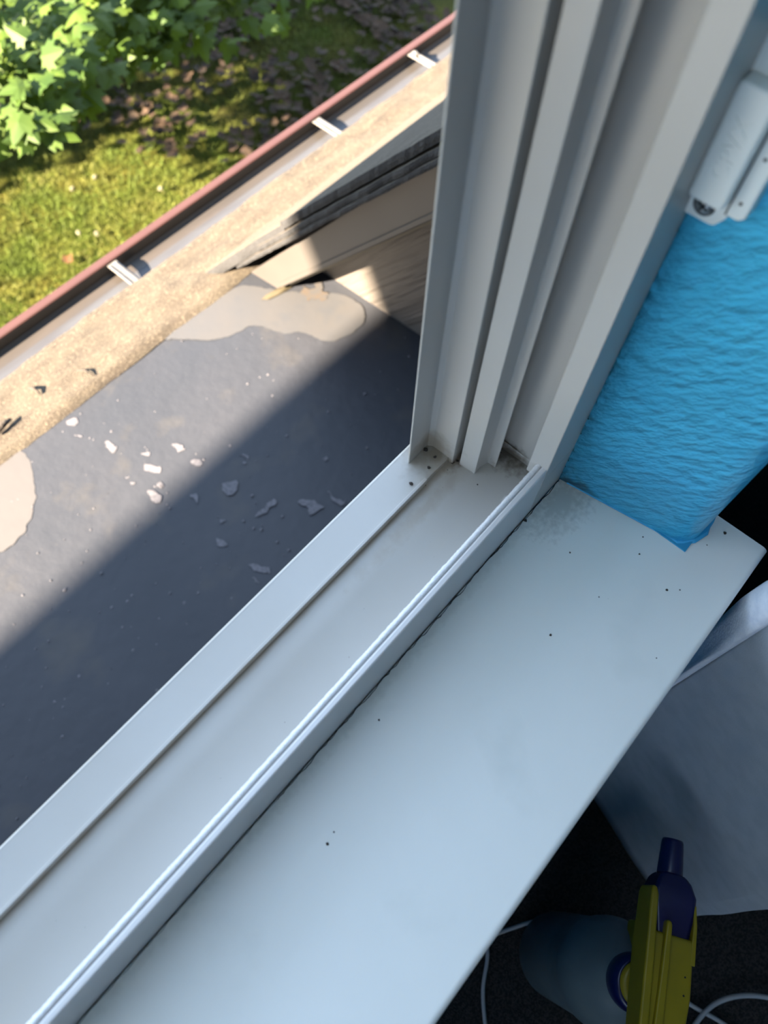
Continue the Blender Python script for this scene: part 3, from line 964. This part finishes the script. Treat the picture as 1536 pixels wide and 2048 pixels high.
course('top_shingles', 0.722, YT, 0.860, 0.004, 0.020, M_shing, 1, 0.006)
course('middle_shingles', 0.712, YT, 0.930, -0.022, 0.014, M_shing, 2, 0.006)
course('under_shingles', 0.706, YT, 1.000, -0.038, 0.012, M_shing, 3, 0.005)
bm = bmesh.new()     # sunlit lower skirt of the slope down to the eave course
prev = None
for k in range(41):
    t = k / 40
    y = 0.850 + (1.098 - 0.850) * t
    z = zr(y) - 0.004 * t
    # foot flares into the eave course
    if y > 1.03:
        z = max(z, ze(y) + 0.001)
    x0_ = 0.722 - 0.13 * max(0, t - .3) ** 1.5 + 0.01 * noise.noise(Vector((y * 22, 1, 1)))
    ring = [bm.verts.new((x0_, y, min(z, zr(y)) - 0.035)), bm.verts.new((x0_, y, z - .003))]
    for i in range(1, 40):
        x = x0_ + (4.0 - x0_) * (i / 39) ** 1.5
        ring.append(bm.verts.new((x, y, z + .003 * noise.noise(Vector((x * 9, y * 12, 7))))))
    if prev:
        for a in range(len(ring) - 1):
            f_ = bm.faces.new((prev[a], ring[a], ring[a + 1], prev[a + 1]))
            f_.material_index = 1 if a < 1 else 0
    prev = ring
link('lower_shingles', bm, [M_shing, M_shedge], steep, smooth=True)

# rake board, soffit strip
XR = 0.73
def zb_top(y): return -0.798 + 1.157 * (0.989 - y)
def zb_bot(y): return -0.787 + 1.106 * (0.903 - y)
yA = 0.989
link('rake_board', slab_x([(yA, zb_top(yA)), (0.903, zb_bot(0.903)), (YT, zb_bot(YT)), (YT, zb_top(YT) + .01), (0.52, zb_top(.52) + .006)], XR, XR + 0.02), M_rake, steep, bevel=0.003)
link('board_bead', slab_x([(0.890, zb_bot(0.890) + .016), (0.888, zb_bot(0.888) + .001), (YT, zb_bot(YT) + .001), (YT, zb_bot(YT) + .016)], XR - 0.004, XR + 0.004), M_rake, steep, bevel=0.002)
link('soffit_strip', slab_x([(0.880, zb_bot(0.880) + .006), (0.885, zb_bot(0.885) - .012), (YT, zb_bot(YT) - .012), (YT, zb_bot(YT) + .006)], XR + 0.02, XC + .002), M_soffit, steep)
link('torn_sealant', blob((0, 0, 0), 0.012, 3, .35), M_soffit, steep)
ts = bpy.data.objects['torn_sealant']
ts.scale = (3.6, 0.7, .8)
ts.parent = None
ts.location = (0.735, 0.905, zm(.905) + .003)
ts.rotation_euler = (0, 0, math.radians(-12))
ts.parent = steep
ts.matrix_parent_inverse = steep.matrix_world.inverted()

# siding wall under the rake
pts = [(0.135, zm(0.135) - 0.05), (0.950, zm(0.95) - 0.03), (0.950, zb_bot(0.950) + .03), (0.135, zb_bot(0.135) + .03)]
o = link('siding_wall', slab_x(pts, XC, XC + 0.03), M_siding)
tag(o, 'taupe textured siding wall under the steep roof', 'wall', kind='structure')
# carrying deck of the steep roof
link('roof_deck', ext_x([(0.135, zr(.135) - .055), (1.02, zr(1.02) - .055), (1.10, -0.87), (1.02, -0.90), (0.135, zr(.135) - .12)], XC + .001, 4.0), M_outwall, steep)

# house wall outside (below and around the window), and an unseen eave added to cast the roof shadow
o = link('wall_outside', box(-3.6, 4.2, 0.1200, 0.1350, -3.6, -0.032), M_outwall)
tag(o, 'outside wall of the house under the window', 'wall', kind='structure')
for (x0, x1_, z0, z1_) in ((-3.6, XW0, -0.032, 2.0), (0.2765, 4.2, -0.032, 2.0), (XW0, 0.2765, TOP, 2.0)):
    o = link('wall_outside', box(x0, x1_, 0.1200, 0.1350, z0, z1_), M_outwall)
    tag(o, 'outside wall of the house around the window', 'wall', kind='structure')
EZ = 2.0
EY = 0.71 + 0.46 * (EZ + 0.791)
bm = ext_x([(0.121, EZ + .005), (EY, EZ), (EY + .01, EZ + .06), (0.121, EZ + .9)], -9.5, -0.62)
o = link('added_eave', bm, M_under)
tag(o, 'unseen overhanging eave added at the upper left to shade the low roof', 'roof', kind='structure')
o = link('wall_lower_story', box(-3.2, 4.2, 0.135, 1.12, -3.6, -0.93), M_outwall)
tag(o, 'lower storey of the house under the low roof', 'wall', kind='structure')

# ================================================================== GUTTER
gut = empty('rain_gutter', (0.6, 1.2, -0.88))
tag(gut, 'long rain gutter with red outer lip along the roof edge', 'gutter')
GX0, GX1 = -1.6, 4.0
W = lambda k, w: (k * w, CAM_H - w)      # along the line of sight k at depth w
g_in = (1.1730, -0.848)
g_a = (1.1760, -0.858)
g_b = (1.2420, -0.8720)
g_c = (1.2740, -0.8720)
g_d = (1.2788, -0.8670)
g_e = (1.2795, -0.8450)
t_ = 0.0012


def ribbon(pts, th, x0, x1):
    off = []
    for i, q in enumerate(pts):
        a = Vector(pts[max(i - 1, 0)])
        b = Vector(pts[min(i + 1, len(pts) - 1)])
        dd = (b - a).normalized()
        off.append((q[0] + dd.y * th, q[1] - dd.x * th))
    return ext_x(list(pts) + off[::-1], x0, x1)


link('back_flashing', ribbon([g_in, g_a, (1.200, -0.8640), g_b], t_, GX0, GX1), M_gutback, gut)
link('trough', ribbon([g_b, (1.2600, -0.8725), g_c, g_d, g_e], t_, GX0, GX1), M_gutin, gut)
link('outer_lip', ext_x([(1.2800, -0.848), (1.2805, -0.8420), (1.2850, -0.8395), (1.3020, -0.8400), (1.3060, -0.846), (1.3050, -0.852), (1.2990, -0.880), (1.2880, -0.897), (1.2812, -0.897)], GX0, GX1), M_gutred, gut, bevel=0.002)
for i, xh in enumerate((-0.115, 0.566, 1.240, 1.620, 2.29)):
    hg = link('hanger', box(xh - 0.0130, xh + 0.0130, 1.170, 1.2795, -0.8480, -0.8460), M_hanger, gut, bevel=0.0006)
    link('hanger_rib', box(xh + 0.001, xh + 0.0085, 1.172, 1.2740, -0.8460, -0.8420), M_hanger, hg, bevel=0.0015)
    link('hanger_rib', box(xh - 0.0125, xh - 0.0090, 1.172, 1.2740, -0.8460, -0.8430), M_hanger, hg, bevel=0.0010)
o = link('bird_dropping', blob((0, 0, 0), 0.011, 8, .5), M_hanger, gut)
o.parent = None
o.location = (1.618, 1.262, -0.841)
o.parent = gut
o.matrix_parent_inverse = gut.matrix_world.inverted()

# ================================================================== GARDEN
ZG = -3.6
o = link('ground', box(-30, 30, 0.2, 40, ZG - 0.2, ZG), M_ground)
tag(o, 'lawn ground below the house', 'ground', kind='structure')
# grass blades
bm = bmesh.new()
rng = random.Random(3)
for k in range(52000):
    x, y = rng.uniform(0.4, 5.4), rng.uniform(3.3, 6.4)
    hgt = rng.uniform(.02, .05)
    a = rng.uniform(0, math.tau)
    w_ = 0.004
    base_ = Vector((x, y, ZG))
    s_ = Vector((math.cos(a), math.sin(a), 0)) * w_
    tip = base_ + Vector((rng.uniform(-.03, .03), rng.uniform(-.03, .03), hgt))
    bm.faces.new([bm.verts.new(base_ - s_), bm.verts.new(base_ + s_), bm.verts.new(tip)])
me = bpy.data.meshes.new('grass')
bm.to_mesh(me)
bm.free()
me.materials.append(M_blade)
o = bpy.data.objects.new('grass', me)
COL.objects.link(o)
tag(o, 'short mown grass of the lawn below the gutter', 'grass', kind='stuff')

MAPLE = [(0, -.06), (.10, .02), (.34, -.04), (.30, .12), (.52, .30), (.40, .36), (.44, .60), (.24, .50), (.20, .62), (.13, .80), (0, 1.0),
         (-.13, .80), (-.20, .62), (-.24, .50), (-.44, .60), (-.40, .36), (-.52, .30), (-.30, .12), (-.34, -.04), (-.10, .02)]


def add_leaf(verts, faces, c, size, nrm, tipdir, fold=0.25, curl=0.2):
    nrm = nrm.normalized()
    ty = (tipdir - nrm * tipdir.dot(nrm)).normalized()
    tx = ty.cross(nrm)
    b0 = len(verts)
    verts.append(c + ty * size * 0.30)
    for (x, y) in MAPLE:
        hgt = -fold * abs(x) - curl * (y - .3) ** 2
        verts.append(c + (tx * x + ty * y + nrm * hgt) * size)
    k = len(MAPLE)
    for i in range(k):
        faces.append((b0, b0 + 1 + i, b0 + 1 + (i + 1) % k))


# leaf litter under the trees
verts, faces = [], []
rng = random.Random(21)
cnt = 0
while cnt < 2200:
    x, y = rng.uniform(2.2, 6.6), rng.uniform(3.4, 7.2)
    dens = min(1, max(0, (x + 0.45 * (y - 4.2) - 2.75) * 1.1)) * (0.5 + 0.9 * noise.noise(Vector((x * 1.6, y * 1.6, 0))))
    if rng.random() > dens:
        cnt += 0.15
        continue
    a = rng.uniform(0, math.tau)
    add_leaf(verts, faces, Vector((x, y, ZG + rng.uniform(.075, .09))), rng.uniform(.06, .11), Vector((rng.uniform(-.4, .4), rng.uniform(-.4, .4), 1)), Vector((math.cos(a), math.sin(a), 0)), -0.2, -0.3)
    cnt += 1
me = bpy.data.meshes.new('leaf_litter')
me.from_pydata([tuple(v) for v in verts], [], faces)
me.materials.append(M_litter)
o = bpy.data.objects.new('leaf_litter', me)
COL.objects.link(o)
tag(o, 'brown fallen leaves scattered over the shaded ground under the maple', 'leaves', kind='stuff')
verts, faces = [], []
c = at(130, 525, ZG + .05)
add_leaf(verts, faces, c, 0.09, Vector((.1, -.1, 1)), Vector((1, .3, 0)), -0.2, -0.2)
me = bpy.data.meshes.new('fallen_leaf')
me.from_pydata([tuple(v - c) for v in verts], [], faces)
me.materials.append(M_orange)
o = bpy.data.objects.new('fallen_leaf', me)
o.location = c
COL.objects.link(o)
tag(o, 'single orange fallen leaf on the sunny grass', 'leaf')
for i, (u, v) in enumerate([(145, 377), (193, 467), (321, 377), (190, 354), (157, 465)]):
    o = link('clover_flower', blob((0, 0, 0), 0.017, i, .9), M_clover)
    o.location = at(u, v, ZG + .05)
    tag(o, 'tiny pale clover head dotting the sunny lawn', 'flower', 'clover heads on the lawn')


# --- maple trees
def maple(name, label, trunk, clusters, seed, n_per, lsize=(0.075, 0.115)):
    rng = random.Random(seed)
    root = empty(name, trunk)
    tag(root, label, 'tree')
    verts, faces = [], []
    bmb = bmesh.new()
    tr = Vector(trunk)
    hub = tr + Vector((0, 0, 2.0))
    tube([tr, tr + Vector((.03, .02, 1.0)), hub], [.14, .11, .09], bmb, 12)
    sub = bmesh.new()
    for (c, rad, n_) in clusters:
        c = Vector(c)
        mid = hub.lerp(c, .5) + Vector((0, 0, .25))
        tube([hub, mid, c + Vector((0, 0, -.05))], [.035, .018, .006], sub, 6)
        for k in range(n_):
            while True:
                o_ = Vector((rng.uniform(-1, 1), rng.uniform(-1, 1), rng.uniform(-1, 1)))
                if o_.length < 1:
                    break
            q = c + Vector((o_.x * rad, o_.y * rad, o_.z * rad * 0.55))
            nrm = Vector((rng.uniform(-1.1, .25), rng.uniform(-.55, .55), 1))
            a = rng.uniform(0, math.tau)
            tip = Vector((math.cos(a), math.sin(a) - .4, -.55))
            add_leaf(verts, faces, q, rng.uniform(*lsize), nrm, tip, rng.uniform(.1, .5), rng.uniform(0, .5))
    link('trunk', bmb, M_bark, root, smooth=True)
    link('branches', sub, M_bark, root, smooth=True)
    me = bpy.data.meshes.new('foliage')
    me.from_pydata([tuple(v) for v in verts], [], faces)
    me.materials.append(M_leaf)
    o = bpy.data.objects.new('foliage', me)
    COL.objects.link(o)
    o.parent = root
    o.matrix_parent_inverse = root.matrix_world.inverted()
    tag(o, kind='stuff')
    return root


def ppt(u, v, dist):
    return Vector((0, 0, CAM_H)) + ray(u, v) * dist


near = []
rng = random.Random(77)
for (u, v, D, rad, n_) in [(30, 60, 2.6, .34, 70), (20, 170, 2.45, .22, 42), (60, 215, 2.4, .14, 22), (-60, 150, 2.6, .34, 60), (-80, 260, 2.5, .15, 18), (110, 130, 2.6, .20, 34), (110, 30, 2.9, .36, 80), (190, 30, 3.0, .28, 60),
                           (240, 0, 3.1, .36, 80), (300, 25, 3.2, .22, 40), (340, -10, 3.3, .34, 60), (345, 62, 3.2, .13, 10), (430, -40, 3.4, .36, 60), (520, -70, 3.6, .36, 50), (180, 90, 3.2, .14, 12),
                           (-100, 0, 3.0, .5, 120), (100, -120, 3.2, .6, 160), (300, -160, 3.6, .6, 140), (500, -200, 3.8, .6, 120), (-200, -120, 3.4, .8, 200), (0, -250, 3.9, .9, 240), (250, -350, 4.2, .9, 220)]:
    near.append((tuple(ppt(u, v, D)), rad, n_))
# the crown goes on up and toward the sun: its shade falls over the lawn
SH = SUN_DIR / SUN_DIR.z
for (u, v) in [(60, 60), (200, 60), (330, 60), (470, 60), (600, 20), (720, 10), (840, -20), (60, 200), (150, 230), (250, 160), (330, 200), (430, 150), (520, 110), (640, 80), (740, 90), (560, 200),
               (700, 180), (860, 60), (640, 230), (350, -60), (500, -60), (650, -80), (800, -100), (10, 270), (-80, 330), (450, 260), (-60, 230), (540, 290), (780, 140)]:
    G = at(u, v, ZG)
    sparse = (u, v) in ((430, 150), (450, 260), (540, 290), (330, 200), (250, 160), (520, 110), (560, 200), (640, 230))
    for t in ((rng.uniform(1.4, 2.6),) if sparse else (rng.uniform(1.1, 1.7), rng.uniform(2.0, 3.0))):
        q = G + SH * t
        near.append((tuple(q), rng.uniform(.40, .55), 55 if sparse else 150))
maple('maple_tree', 'green maple tree with sunlit lobed leaves hanging at the upper left', (0.0, 6.6, ZG), near, 5, 0)
